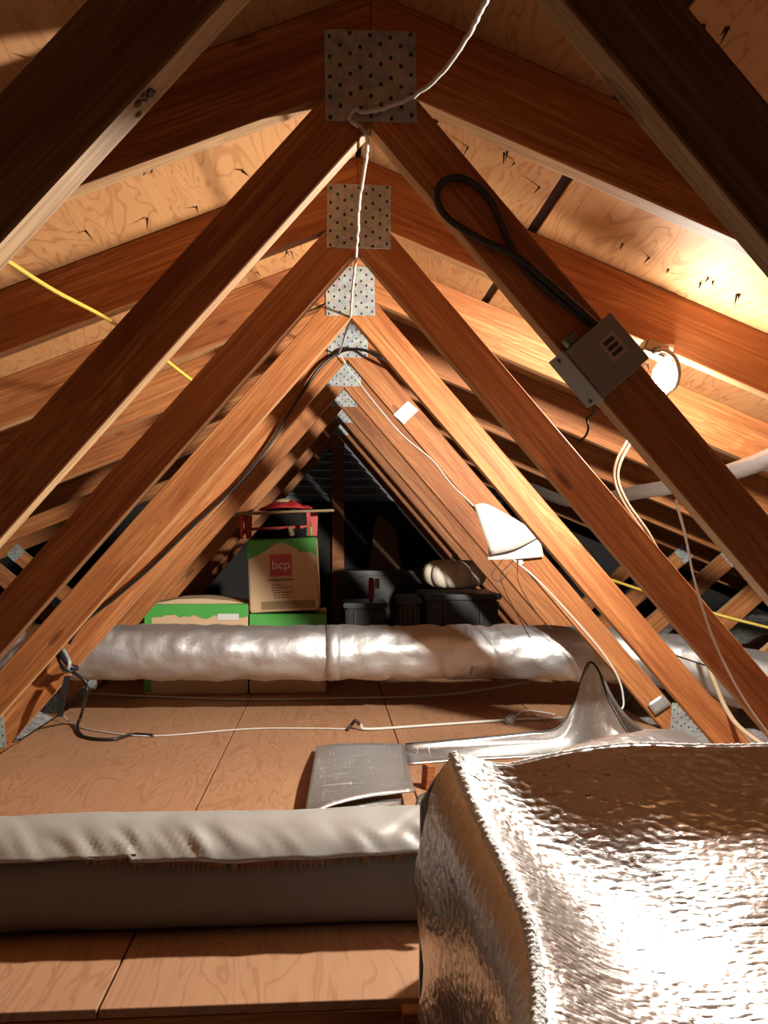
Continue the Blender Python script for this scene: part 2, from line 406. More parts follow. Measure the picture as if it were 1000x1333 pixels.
# gable wall with louvre
gw = tag(empty('wall_back', (0, 6.27, 0)), kind='structure')
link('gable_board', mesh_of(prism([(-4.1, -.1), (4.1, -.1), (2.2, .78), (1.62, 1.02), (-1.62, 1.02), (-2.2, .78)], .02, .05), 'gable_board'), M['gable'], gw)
z = 1.04
while z < 1.62:
    hw = (RIDGE+CD-.03-z)/PIT
    me = mesh_of(box_bm(-hw, hw, -.045, .045, -.005, .005, .001), 'louvre_slat'); o = link('louvre_slat', me, M['slat'], gw)
    o.location = (0, .04, z); o.rotation_euler = (math.radians(40), 0, 0); z += .062
boxo('gable_stud', (-.045, .045, -.05, -.01, -.016, 1.60), M['lumber'], gw, .002)
boxo('vent_sill', (-1.6, 1.6, -.012, .02, .985, 1.022), M['gable'], gw, .002)

# side insulation
def insulation(s):
    rows = []
    nx, ny = 70, 130; lowy = 3.2 if s < 0 else 2.55
    for j in range(ny+1):
        y = -.3 + 6.5*j/ny; r = []
        for i in range(nx+1):
            x = 1.27 + (3.75-1.27)*i/nx
            e = min(1, (x-1.27)/.12)
            z = -.07 + e*((.05 if lowy < y < 3.8 else .09) + .12*min(1, (x-1.3)/1.2)*(.2 if lowy < y < 3.8 else 1)) + e*(.05*noise.noise((x*5*s, y*5, 1)) + .025*noise.noise((x*17*s, y*17, 4)) + .012*noise.noise((x*40*s, y*40, 9)))
            z = min(z, RIDGE-PIT*x-.03)
            r.append((s*x, y, max(z, -.1)))
        rows.append(r)
    return mesh_of(grid_bm(rows), 'loose_insulation')
for s, lb in ((-1, 'loose white fibreglass insulation along the left eave'), (1, 'loose grey and pink-white fibreglass insulation along the right eave')):
    tag(link('loose_insulation', insulation(s), M['insul'], None, True), lb, 'insulation', kind='stuff')

# ------------------------------------------------------------------ ducts
def duct(name, pts, r, mat, label, n=10, seg=40, amp=.006, bands=()):
    path = smooth_path(pts, n)
    def fn(i, k, rr, p, a):
        w_ = noise.noise(Vector((p.x*9, math.cos(a)*2.0, math.sin(a)*2.0)))*amp*1.3 + noise.noise(Vector((p.x*30, math.cos(a)*4, math.sin(a)*4+7)))*amp*.7
        for b in bands:
            w_ -= .007*math.exp(-((p.x-b)/.012)**2)
        return rr + w_
    root = tag(empty(name, path[0]), label, 'duct')
    bm = tube_bm([q-path[0] for q in path], r, seg, lambda i, k, rr, p, a: fn(i, k, rr, p+path[0], a))
    link('duct_sleeve', mesh_of(bm, 'duct_sleeve'), mat, root, True)
    return root, path
DY = 3.55
dpts = [(-2.3, 3.5, .22), (-1.9, 3.52, .25), (-1.5, DY-.01, .272), (-1.05, DY, .272), (-.6, DY, .268), (-.1, DY, .262), (.4, DY, .26), (.8, DY-.02, .258), (1.12, DY-.06, .25), (1.4, 3.36, .225), (1.62, 3.05, .19), (1.8, 2.75, .17)]
d2, dp = duct('flexible_duct', dpts, .114, M['ductfoil'], 'far silver flexible duct lying across in front of the cardboard boxes', n=24, seg=44, amp=.008, bands=(-.07, -.03, .2, .42, .62))
for bx_, wd in ((-.05, .028), (.52, .014)):
    pth = [Vector((bx_-wd, DY, .262))-dp[0], Vector((bx_, DY, .262))-dp[0], Vector((bx_+wd, DY, .2615))-dp[0]]
    link('foil_tape_band', mesh_of(tube_bm(pth, .1165, 40), 'foil_tape_band'), M['ductfoil'], d2, True)
# near duct: dark sleeve, torn silver jacket over its upper half
ND = 1.69; NR = .099
nroot = tag(empty('insulated_duct', (-1.3, ND, NR)), 'near insulated duct on the floor with torn silver jacket over a dark sleeve', 'duct')
npath = [Vector((x*.04, 0, .004*noise.noise((x*.3, 0, 0)))) for x in range(0, 38)]
def sag(i, k, rr, p, a):              # the underside is flattened by its own weight
    c_, s_ = abs(math.cos(a)), abs(math.sin(a))
    q = rr/(c_**4 + s_**4)**.25 if math.cos(a) < 0 else rr
    return min(q, (NR-.001)/max(c_, 1e-4) if math.cos(a) < 0 else q) + .003*noise.noise((p.x*8, c_*2, math.sin(a)*2))*(math.cos(a) > -.8)
link('dark_sleeve', mesh_of(tube_bm(npath, NR-.004, 44, sag), 'dark_sleeve'), M['sleeve'], nroot, True)
rows = []
fr_edge = []
for i in range(0, 161):
    x = 1.478*i/160
    lowa = math.radians(25 + 6*noise.noise((x*2.4, 3, 0)) + 4*noise.noise((x*9, 1, 0)))   # front edge (towards the camera)
    if x < .86: lowa += math.radians(5)
    r = []
    for k in range(41):
        t = k/40; a = lowa + (math.radians(200)-lowa)*t       # angle from -y side, over the top
        e = math.exp(-t/.09)
        rr = NR + .004 + .009*e*(1+.5*noise.noise((x*14, 5, 0))) + .006*math.exp(-t/.35)*noise.noise((x*16, t*2.5, 2)) + .004*noise.noise((x*6, t*5, 8)) \
             + .012*math.exp(-((t-.10)/.10)**2)*noise.noise((x*34+t*9, t*2, 3))*(.7+.3*math.sin(x*9)) - .006*math.exp(-(((x-.72+t*.25)/.018)**2))*math.exp(-t/.3) - .006*math.exp(-(((x-1.32-t*.3)/.016)**2))*math.exp(-t/.3)
        r.append((x, -math.cos(a)*rr, math.sin(a)*rr))
    rows.append(r); fr_edge.append(Vector(r[0]))
solid(link('silver_jacket', mesh_of(grid_bm(rows), 'silver_jacket'), M['jacket'], nroot, True), .0015)
bm = bmesh.new()
for i in range(84, 158):
    for q in range(8):
        p = fr_edge[i].copy(); p.x += random.uniform(0, .013); L = random.uniform(.006, .036)*random.random()*(1+.8*noise.noise((p.x*5, 0, 0)))
        d = Vector((random.uniform(-.006, .006), random.uniform(.0, .008), -L)); p.y += .004
        a, b, c, e = [bm.verts.new(v) for v in (p+Vector((-.003, 0, .004)), p+Vector((.003, .001, .004)), p+d, p+Vector((0, .004, .002)))]
        bm.faces.new((a, b, c)); bm.faces.new((b, e, c)); bm.faces.new((e, a, c))
tag(link('torn_fibre_fringe', mesh_of(bm, 'torn_fibre_fringe'), M['fibre'], nroot), kind='stuff')

# ------------------------------------------------------------------ foil insulation in the foreground
fb = tag(empty('foil_blanket', (.1, 1.0, BT-.09)), 'large bright bubble-foil insulation blanket filling the lower right foreground', 'foil blanket')
def loc(p, r): return Vector(p) - Vector(r.location)
rim_px = [(590, 985, 1.28), (612, 1040, 1.2), (640, 1100, 1.1), (665, 1150, 1.02), (688, 1210, .94), (699, 1272, .87), (702, 1335, .8), (698, 1420, .72), (690, 1520, .65)]
rim = smooth_path([at(*p) for p in rim_px], 9); rimf = smooth_path([at(*p) for p in rim_px], 40)
def prof(y): return .245 + .165*(.55*max(0, (y-.8)/.485)**2.2 + .45*max(0, (y-1.1)/.185)**2.2)
rows = []
NX = 300
for p in rimf:
    r = []
    for j in range(NX+1):
        t = j/NX; x = p.x + (1.05-p.x)*t**1.35; dx = x-p.x
        yb = p.y + .02*noise.noise((x*4, 2, 0))*(p.y/1.28)**4
        backz = prof(p.y) + (.018*min(1, dx/.4) - .022*math.exp(-((dx-.05)/.06)**2))*(p.y/1.28)**6
        k = math.exp(-(dx/.075)**1.5)
        z = backz + (p.z-backz)*k + .012*noise.noise((x*6, p.y*6, 5))*(1-k) - .02*math.exp(-((dx-.2)/.1)**2)*(p.y < 1.2)*min(1, (1.2-p.y)/.3)
        dim = min(1, dx/.02)*min(1, (1.285-p.y)/.02)*(.0014*noise.noise((x*85 + 3*noise.noise((x*20, p.y*20, 7)), p.y*175, 1)) + .0006*noise.noise((x*160, p.y*330, 5)))
        st_ = max(0, min(1, (p.y-1.08)/.12)); dz_ = st_*min(1, (1.285-p.y)/.012)*.0022*noise.noise((x*85, z*210, 3))
        r.append(loc((x, yb + dz_, z + dim), fb))
    rows.append(r)
inner = link('inner_face', mesh_of(grid_bm(rows), 'inner_face'), M['foil'], fb, True); solid(inner, .006, 1)
# outer left face, and the back face going down behind the far edge
rows = []
for p in rimf:
    k = (p.y/1.28)
    r = []
    for j in range(111):
        t = j/110
        bulge = -.05*(1-math.exp(-t/.09))*(.5+.5*k) + .012*noise.noise((t*4, p.y*5, 2))*min(1, t*6) - .006*t + min(1, t*20)*.0011*noise.noise((t*55, p.y*110, 6))
        r.append(loc((p.x + bulge, p.y, p.z + (BT-.089-p.z)*t), fb))
    rows.append(r)
solid(link('outer_face', mesh_of(grid_bm(rows), 'outer_face'), M['foil'], fb, True), .004)
backtop = [inner.data.vertices[j].co.copy() for j in range(NX+1)]
rows = [[v + Vector((0, .004 + .04*t, 0)) if t == 0 else Vector((v.x - .05*min(1, t*8)*math.exp(-j*80/NX/6), v.y+.012+.03*t, v.z + (BT-.089-fb.location.z-v.z)*t)) for j, v in enumerate(backtop)] for t in [q/14 for q in range(15)]]
solid(link('back_face', mesh_of(grid_bm(rows), 'back_face'), M['foil'], fb, True), .004)
rp = [loc(p, fb)+Vector((0, 0, .003)) for p in smooth_path(rim[::3], 14)]
bm = tube_bm(rp, .0075, 12, lambda i, k, rr, p, a: rr*(1+.35*noise.noise((p.y*150, a*3, 1)) + random.uniform(-.18, .18)))
link('frayed_rim', mesh_of(bm, 'frayed_rim'), M['fray'], fb, True)
bp = [v+Vector((0, .003, .002)) for v in backtop]
link('frayed_back_edge', mesh_of(tube_bm(bp, .0035, 8, lambda i, k, rr, p, a: rr*(1+random.uniform(-.3, .3))), 'frayed_back_edge'), M['fray'], fb, True)

# arched foil sheet behind it
fa = tag(empty('foil_arch', (.45, 1.6, 0)), 'curled foil sheet arching up just behind the large foil blanket', 'foil sheet')
ridge_px = [(615, 1022, 1.40), (660, 1000, 1.46), (742, 976, 1.58), (823, 957, 1.70), (872, 951, 1.78), (893, 953, 1.80)]
ctrl = []
for u, v, y in ridge_px:
    R_ = at(u, v, y); h = R_.z
    ctrl.append([loc(q, fa) for q in (Vector((R_.x-.045, 1.345, h-.10)), Vector((R_.x-.03, 1.37, h-.055)), Vector((R_.x-.012, (1.38+y)/2, h-.016)), R_, R_+Vector((.01, .07, -.03)), R_+Vector((.015, .11, -.12)), R_+Vector((.02, .12, -h+.006)))])
solid(link('arched_sheet', mesh_of(grid_bm([[v + Vector((0, 0, .0016*noise.noise(v*75))) + Vector((0, 0, .005*noise.noise(v*14))) for v in r] for r in dense(ctrl, 26, 26)]), 'arched_sheet'), M['foil'], fa, True), .005)

# opened-out foil cover behind the near duct: flat panel, low wall and corner fin
fc = tag(empty('foil_cover', (.4, 2.7, 0)), 'unfolded scratched foil cover with a grey flap and an upright corner fin on the floor', 'foil cover')
top = [(412, 972, .02), (440, 969, .035), (480, 968, .035), (527, 969, .03)]
mid = [(407, 1000, .05), (440, 998, .055), (480, 998, .055), (531, 998, .045)]
low = [(395, 1069, .045), (428, 1050, .06), (480, 1037, .065), (540, 1030, .05)]
ctrl = [[loc(on(*p), fc) for p in r] for r in (top, mid, low)]
solid(link('grey_flap', mesh_of(grid_bm(dense(ctrl, 8, 8)), 'grey_flap'), M['foilflat'], fc, True), .005)
l2 = [(392, 1076, .004), (430, 1078, .004), (480, 1078, .004), (522, 1076, .004)]
l1 = [(396, 1071, .03), (430, 1056, .045), (480, 1044, .045), (522, 1040, .038)]
solid(link('folded_under_flap', mesh_of(grid_bm(dense([[loc(on(*p), fc) for p in r] for r in (l1, l2)], 8, 8)), 'folded_under_flap'), M['foil'], fc, True), .004)
bots = [(530, 995), (600, 990), (680, 986), (735, 983), (757, 985), (775, 990), (790, 994), (806, 998), (824, 1000), (848, 1000)]
tops = [(528, 969, 2.93), (600, 963, 2.93), (680, 955, 2.93), (725, 948, 2.93), (747, 916, 2.95), (760, 876, 2.95), (769, 862, 2.93), (781, 876, 2.88), (793, 911, 2.80), (822, 962, 2.72)]
rows = []
for (u, v), (a, b, y) in zip(bots, tops):
    p0 = on(u, v, .004); p1 = at(a, b, y)
    md = (p0+p1)/2 + Vector((0, .045, -.012))
    rows.append([loc(p, fc) for p in (p0, md, p1)])
solid(link('low_wall_and_fin', mesh_of(grid_bm(dense(rows, 6, 6)), 'low_wall_and_fin'), M['foilflat'], fc, True), .006)
edge = smooth_path([loc(at(*t), fc) for t in tops], 6)
link('dark_edge_binding', mesh_of(tube_bm(edge, .0045, 8), 'dark_edge_binding'), M['black'], fc, True)
bk = [(785, 880, 2.93), (797, 905, 2.95), (815, 930, 2.97), (838, 948, 3.0), (862, 958, 3.02)]
rows = [[loc(p, fc) for p in (at(u, v, y), at(u-6, v+40, y-.02), Vector((at(u, v, y).x-.02, y-.05, .004)))] for u, v, y in bk]
solid(link('rear_fold', mesh_of(grid_bm(dense(rows, 6, 6)), 'rear_fold'), M['jacket'], fc, True), .005)
# small folded foil scrap and wood offcut between flap and blanket
fs = tag(empty('foil_scrap', on(556, 1050, .0)), 'small crumpled brownish foil scrap between the grey flap and the big blanket', 'foil scrap')
rows = [[loc(on(545, 1036, .045), fs), loc(on(560, 1030, .065), fs), loc(on(585, 1024, .07), fs)], [loc(on(541, 1050, .03), fs), loc(on(555, 1044, .05), fs), loc(on(590, 1044, .05), fs)], [loc(on(538, 1072, .003), fs), loc(on(556, 1070, .003), fs), loc(on(590, 1070, .003), fs)]]
solid(link('scrap_sheet', mesh_of(grid_bm(dense(rows, 6, 6)), 'scrap_sheet'), M['foil'], fs, True), .004)
p = on(556, 1026, 0)
wo = boxo('wood_offcut', (-.012, .014, -.02, .02, 0, .07), M['lumber'], None, .002); wo.location = p; wo.rotation_euler = (0, .08, .3)
tag(wo, 'short upright wood offcut standing beside the foil scrap', 'wood offcut')
wb = boxo('wood_block', (.05, .112, 0, .028, -.104, -.006), M['lumber'], None, .002); wb.location = (0, TY[1]-.0285, 0)
tag(wb, 'small dark wood block fixed below the front edge of the plywood floor', 'wood block')

# ------------------------------------------------------------------ lamp under the second truss
LP = at(866, 485, 1.988)
lr = tag(empty('light_fixture', (LP.x, LP.y, RIDGE-PIT*LP.x)), 'bare lit bulb with tan box and looped armoured cable under the right rafter', 'light')
def lt(p): return loc(p, lr)
B = at(849, 460, 1.955)
bo = link('fixture_box', mesh_of(box_bm(-.030, .030, -.026, .0235, -.006, .024, .004, 2), 'fixture_box'), M['brass'], lr); bo.location = lt(B); bo.rotation_euler = (0, math.atan(PIT), 0)
sc = link('connector', mesh_of(tube_bm([Vector((0, 0, 0)), Vector((0, -.018, 0)), Vector((0, -.02, 0))], .009, 12), 'connector'), M['screw'], lr); sc.location = lt(at(853, 457, 1.935))
bm = tube_bm([Vector((0, 0, z)) for z in (0, -.01, -.03, -.034)], lambda t: (.022, .02, .016, .014)[int(round(t*3))], 20); s_ = link('socket', mesh_of(bm, 'socket'), M['whiteink'], lr, True)
s_.location = lt(LP + Vector((0, 0, .066)))
bp_ = [(-.045, .002), (-.043, .012), (-.036, .022), (-.024, .029), (-.010, .031), (.004, .029), (.016, .022), (.026, .015), (.036, .0135)]
bm = bmesh.new(); rings = [[bm.verts.new((r*math.cos(2*math.pi*k/24), r*math.sin(2*math.pi*k/24), z)) for k in range(24)] for z, r in bp_]
for a, b in zip(rings[:-1], rings[1:]):
    for k in range(24): bm.faces.new((a[k], a[(k+1) % 24], b[(k+1) % 24], b[k]))
bm.faces.new(rings[0][::-1]); bm.faces.new(rings[-1])
bl = link('bulb', mesh_of(bm, 'bulb'), M['bulb'], lr, True); bl.location = lt(LP)
def spiral_cable(name, pts, r, mat, parent):
    path = smooth_path(pts, 14)
    return link(name, mesh_of(tube_bm(path, r, 10, lambda i, k, rr, p, a: rr*(1+.12*math.sin(i*2.2+a))), name), mat, parent, True)
spiral_cable('armoured_cable', [lt(at(*p)) for p in ((853, 457, 1.92), (866, 456, 1.915), (879, 466, 1.92), (884, 485, 1.94), (879, 503, 1.98), (868, 513, 2.03), (862, 530, 2.06))], .0055, M['tancable'], lr)

# ------------------------------------------------------------------ junction box on the truss web
ang = math.atan(WM)
jc = at(777, 471, TY[1]); jb = tag(empty('junction_box', (jc.x, TY[1], jc.z), (0, ang, 0)), 'grey steel junction box with printed sticker screwed to the dark right web', 'junction box')
link('box_body', mesh_of(box_bm(-.047, .047, -.048, -.0005, -.046, .05, .003), 'box_body'), M['greybox'], jb)
link('cover', mesh_of(box_bm(-.049, .049, -.051, -.0482, -.048, .052, .001), 'cover'), M['greybox'], jb)
link('side_flange', mesh_of(box_bm(-.052, .052, -.05, .036, -.0525, -.049, .001), 'side_flange'), M['greybox'], jb)
for x in (-.043, .043):
    o = link('screw', mesh_of(tube_bm([Vector((0, 0, 0)), Vector((0, 0, -.0025)), Vector((0, 0, -.003))], .004, 10), 'screw'), M['screw'], jb); o.location = (x, -.012 if x < 0 else -.0, -.0525)
st = link('sticker', mesh_of(box_bm(-.021, .021, -.0518, -.0512, -.004, .029, .0002), 'sticker'), M['sticker'], jb); st.rotation_euler = (0, 0, 0); st.location = (-.004, 0, .006)
for k in range(3): link('printed_bar', mesh_of(box_bm(-.015+.011*k, -.008+.011*k, -.0522, -.0519, .001, .022), 'printed_bar'), M['ink'], st)
cn = link('cable_clamp', mesh_of(box_bm(-.066, -.049, -.032, -.012, -.03, -.008, .002), 'cable_clamp'), M['screw'], jb)

# ------------------------------------------------------------------ cables
def cab(name, label, px, r, mat, cat='cable', **k):
    pts = [at(*p) if len(p) == 3 else Vector(p[:3]) for p in px]
    o0 = pts[0]; o = cable(name, [p-o0 for p in pts], r, M[mat], None, **k); o.location = o0
    return tag(o, label, cat)
def ridge_pts():
    out = []
    for u, v in ((478, 180), (475, 215), (468, 262), (466, 300), (462, 350), (458, 385), (456, 414), (450, 432), (446, 448), (441, 460)):
        h = .652; y = 1.4
        for _ in range(5): y = F*h/(699-v); h = .650 + (y-1.36)*.028
        out.append((u, v, min(y, 3.17)))
    return out
cab('lamp_cord', 'white cord hanging from the top peak plate and running back along the ridge', [(636, -8, .98), (626, 15, 1.02), (600, 62, 1.12), (565, 105, 1.24), (535, 127, 1.33), (500, 141, 1.355), (474, 146, 1.357), (462, 143, 1.357), (455, 155, 1.356), (470, 166, 1.357)] + ridge_pts(), .0036, 'white', 'cord', jitter=.0012)
cab('black_cable', 'black cable looped at the web peak and following the left webs downward', [(520, 480, 3.12), (497, 467, 3.10), (475, 456, 3.12), (455, 455, 3.15), (440, 460, 3.17), (415, 480, 3.17), (385, 525, 3.17), (350, 580, 3.175), (310, 630, 3.175), (250, 686, 3.175), (200, 735, 3.175), (150, 778, 3.175), (115, 805, 3.175), (97, 826, 3.17), (90, 838, 3.17)], .006, 'black', n=6)
cl = tag(empty('cable_bundle', at(86, 862, 3.13)), 'tangled dark cable bundle with a hanging strap at the left web foot', 'cable bundle')
def cb(name, px, r, mat): return cable(name, [loc(at(*p) if len(p) == 3 else on(p[0], p[1], p[2]), cl) for p in px], r, M[mat], cl)
cb('wrapped_coil', [(76, 848, 3.15), (84, 858, 3.13), (92, 868, 3.13), (100, 870, 3.15)], .011, 'black')
cb('wrapped_coil', [(82, 846, 3.16), (90, 862, 3.12), (86, 874, 3.13), (80, 868, 3.15)], .008, 'galv')
cb('wrapped_coil', [(74, 852, 3.16), (80, 866, 3.12), (92, 874, 3.12), (99, 868, 3.16)], .006, 'black')
q = [at(90, 872, 3.13), at(103, 880, 3.12), at(112, 889, 3.12), at(112, 905, 3.12), on(106, 930, .05), on(101, 945, .012), on(106, 957, .007), on(125, 962, .007), on(150, 962, .007), on(172, 956, .007), on(200, 957, .007)]
cable('trailing_lead', [loc(p, cl) for p in q], .006, M['black'], cl)
sp = [loc(at(88, 880, 3.12), cl), loc(at(82, 905, 3.10), cl), loc(at(78, 933, 3.09), cl)]
bm = grid_bm([[p+Vector((-.011, 0, 0)), p+Vector((.011, 0, 0))] for p in smooth_path(sp, 5)])
solid(link('hanging_strap', mesh_of(bm, 'hanging_strap'), M['darkgreen'], cl), .004)
cab('black_cable', 'thick black cable loop fixed on the dark right web above the junction box', [(770, 423, 1.345), (740, 400, 1.352), (700, 366, 1.355), (674, 336, 1.357), (655, 296, 1.357), (640, 262, 1.357), (620, 241, 1.357), (597, 231, 1.357), (577, 237, 1.357), (568, 258, 1.357), (584, 285, 1.357), (625, 311, 1.357), (672, 333, 1.349), (705, 360, 1.346), (742, 392, 1.344), (778, 424, 1.338)], .006, 'black')
cab('yellow_cable', 'yellow cable stretched through the left side of the roof trusses', [(-6, 330, 1.46), (10, 340, 1.5), (70, 378, 1.7), (138, 414, 1.965), (190, 449, 2.12), (243, 490, 2.35), (292, 526, 2.57)], .0048, 'yellow')
cab('yellow_cable', 'yellow cable crossing low behind the right-hand webs', [(770, 746, 4.0), (850, 773, 3.75), (935, 800, 3.6), (1020, 822, 3.5)], .007, 'yellow')
pp = [at(*p) for p in ((1060, 568, 2.1), (1000, 597, 2.3), (950, 615, 2.5), (895, 630, 2.8), (830, 641, 3.12), (780, 650, 3.6), (735, 652, 4.0), (690, 634, 4.75))]
o = link('wrapped_pipe', mesh_of(tube_bm([p-pp[0] for p in smooth_path(pp, 10)], .027, 18, lambda i, k, rr, p, a: rr*(1+.06*noise.noise((p.x*30, p.y*30, a)))), 'wrapped_pipe'), M['pipe'], None, True); o.location = pp[0]
tag(o, 'white foil-wrapped pipe running back under the right roof slope', 'pipe')
cab('white_cable', 'thin white wire drooping in front of the reddish right web', [(880, 652, 1.45), (893, 700, 1.62), (906, 762, 1.85), (930, 835, 1.94), (962, 900, 1.94), (1000, 955, 1.93), (1030, 990, 1.92)], .0028, 'white')
cab('salmon_cable', 'curved salmon cable hanging below the lamp, left of its twin', [(818, 572, 2.1), (803, 600, 2.1), (800, 625, 2.1), (812, 655, 2.09), (836, 690, 2.08), (850, 715, 2.08)], .004, 'pinkcable')
cab('tan_cable', 'curved tan cable hanging below the lamp, right of its salmon twin', [(824, 572, 2.11), (808, 602, 2.11), (805, 626, 2.11), (818, 656, 2.1), (842, 690, 2.09), (856, 715, 2.09)], .004, 'tancable')
cab('bent_wire', 'thin bent wire dangling from the bottom of the junction box', [(774, 522, 1.385), (772, 538, 1.4), (764, 545, 1.41), (766, 557, 1.41), (762, 568, 1.41), (752, 576, 1.41)], .002, 'clip', 'wire', n=4)
cab('white_cable', 'thin white wire tacked along the right web edge from the peak to the paper', [(443, 462, 3.17), (458, 485, 3.19), (490, 527, 3.19), (525, 567, 3.19), (562, 598, 3.19), (588, 630, 3.19), (620, 662, 3.19)], .0025, 'white')
cab('white_cable', 'white wire running from the paper down to the right web foot', [(668, 728, 3.17), (700, 755, 3.16), (745, 803, 3.15), (785, 850, 3.13), (806, 885, 3.12), (812, 915, 3.11), (808, 925, 3.1)], .004, 'white')
for k, (lb, px) in enumerate((('thin dark wire hanging left below the white paper', [(668, 730, 3.16), (652, 752, 3.15), (668, 790, 3.15), (690, 830, 3.15)]), ('thin dark wire hanging straight below the white paper', [(674, 730, 3.16), (676, 760, 3.15), (700, 800, 3.15), (722, 822, 3.15)]), ('short curled dark wire just under the paper corner', [(655, 728, 3.16), (640, 748, 3.155), (650, 757, 3.155), (662, 745, 3.155)]))):
    cab('dark_wire', lb, px, .0018, 'clip', 'wire')
cab('tan_cable', 'tan cable bending down through the insulation by the right web foot', [(905, 830, 3.05), (918, 858, 2.9), (932, 892, 2.75), (944, 920, 2.62), (960, 944, 2.52), (985, 964, 2.45), (1020, 985, 2.4)], .008, 'tancable')
cab('dark_wire', 'dark wire crossing the grey duct end at the right', [(868, 848, 3.2), (885, 855, 3.1), (918, 866, 3.0)], .003, 'clip', 'wire')
def floorcab(name, label, px, r, mat, cat='cord'):
    pts = [on(u, v, z) for u, v, z in px]; o = cable(name, [p-pts[0] for p in pts], r, M[mat]); o.location = pts[0]; return tag(o, label, cat)
floorcab('floor_cord', 'white cord lying on the floor under the far duct', [(112, 902, .02), (180, 906, .008), (320, 911, .006), (440, 909, .006), (540, 907, .006), (610, 901, .02), (690, 888, .06)], .005, 'white')
floorcab('floor_cord', 'thin white cord crossing the plywood from the left web foot to the clip', [(80, 930, .03), (98, 944, .006), (130, 952, .004), (200, 958, .004), (320, 949, .004), (400, 948, .004), (452, 949, .004)], .0028, 'white')
fk = tag(empty('knotted_cord', on(460, 946, 0)), 'white cord with dark clip and crinkled knot on the plywood', 'cord')
def kc(name, px, r, mat): return cable(name, [loc(on(*p), fk) for p in px], r, M[mat], fk)
kc('cord', [(456, 946, .012), (463, 938, .035), (470, 944, .02), (480, 949, .007), (560, 944, .007), (650, 938, .007), (700, 936, .007), (732, 934, .007)], .0055, 'white')
kc('clip', [(452, 950, .006), (457, 944, .02), (463, 938, .04), (468, 943, .024)], .007, 'clip')
bm = bmesh.new(); bmesh.ops.create_icosphere(bm, subdivisions=3, radius=.022)
for v in bm.verts: v.co *= 1+.45*noise.noise(v.co*90)
o = link('crinkled_knot', mesh_of(bm, 'crinkled_knot'), M['galv'], fk, True); o.location = loc(on(665, 937, .018), fk)
kc('loose_end', [(668, 934, .02), (684, 925, .012), (705, 927, .006), (722, 930, .005)], .0035, 'white')

# ------------------------------------------------------------------ paper and tape on the truss web
pr = tag(empty('white_paper', at(640, 728, 3.17)), 'folded white paper hanging on the right web below the silver tape', 'paper')
def sheet(name, net, t=.0014): return solid(link(name, mesh_of(grid_bm(dense([[loc(at(*p), pr) for p in r] for r in net], 5, 5)), name), M['paper'], pr, True), t)
sheet('front_leaf', [[(617, 657, 3.165), (628, 655, 3.15), (637, 656, 3.16)], [(628, 690, 3.15), (652, 680, 3.13), (672, 676, 3.15)], [(640, 722, 3.15), (672, 714, 3.135), (706, 697, 3.155)]])
sheet('rear_leaf', [[(634, 690, 3.185), (660, 690, 3.18), (700, 696, 3.18)], [(636, 715, 3.18), (665, 714, 3.175), (705, 710, 3.175)], [(635, 729, 3.175), (670, 728, 3.17), (708, 725, 3.175)]])
sheet('torn_tail', [[(672, 727, 3.185), (680, 727, 3.185)], [(678, 735, 3.185), (682, 734, 3.185)]])
tp = [at(*p) for p in ((512, 540, 3.197), (531, 522, 3.197), (545, 534, 3.197), (526, 552, 3.197))]
bm = bmesh.new(); bm.faces.new([bm.verts.new(p-tp[0]) for p in tp]); o = link('silver_tape', mesh_of(bm, 'silver_tape'), M['jacket']); o.location = tp[0]; solid(o, .0012)
tag(o, 'piece of silver tape stuck on the right web above the paper', 'tape')
tp = [at(*p) for p in ((843, 917, 3.185), (862, 904, 3.185), (874, 917, 3.185), (853, 931, 3.185))]
bm = grid_bm(dense([[tp[0]-tp[0], tp[1]-tp[0]], [tp[3]-tp[0], tp[2]-tp[0]]], 4, 4))
o = link('foil_tape', mesh_of(bm, 'foil_tape'), M['ductfoil'], None, True); o.location = tp[0]; solid(o, .002); tag(o, 'crumpled foil tape at the right web foot above its steel plate', 'tape')

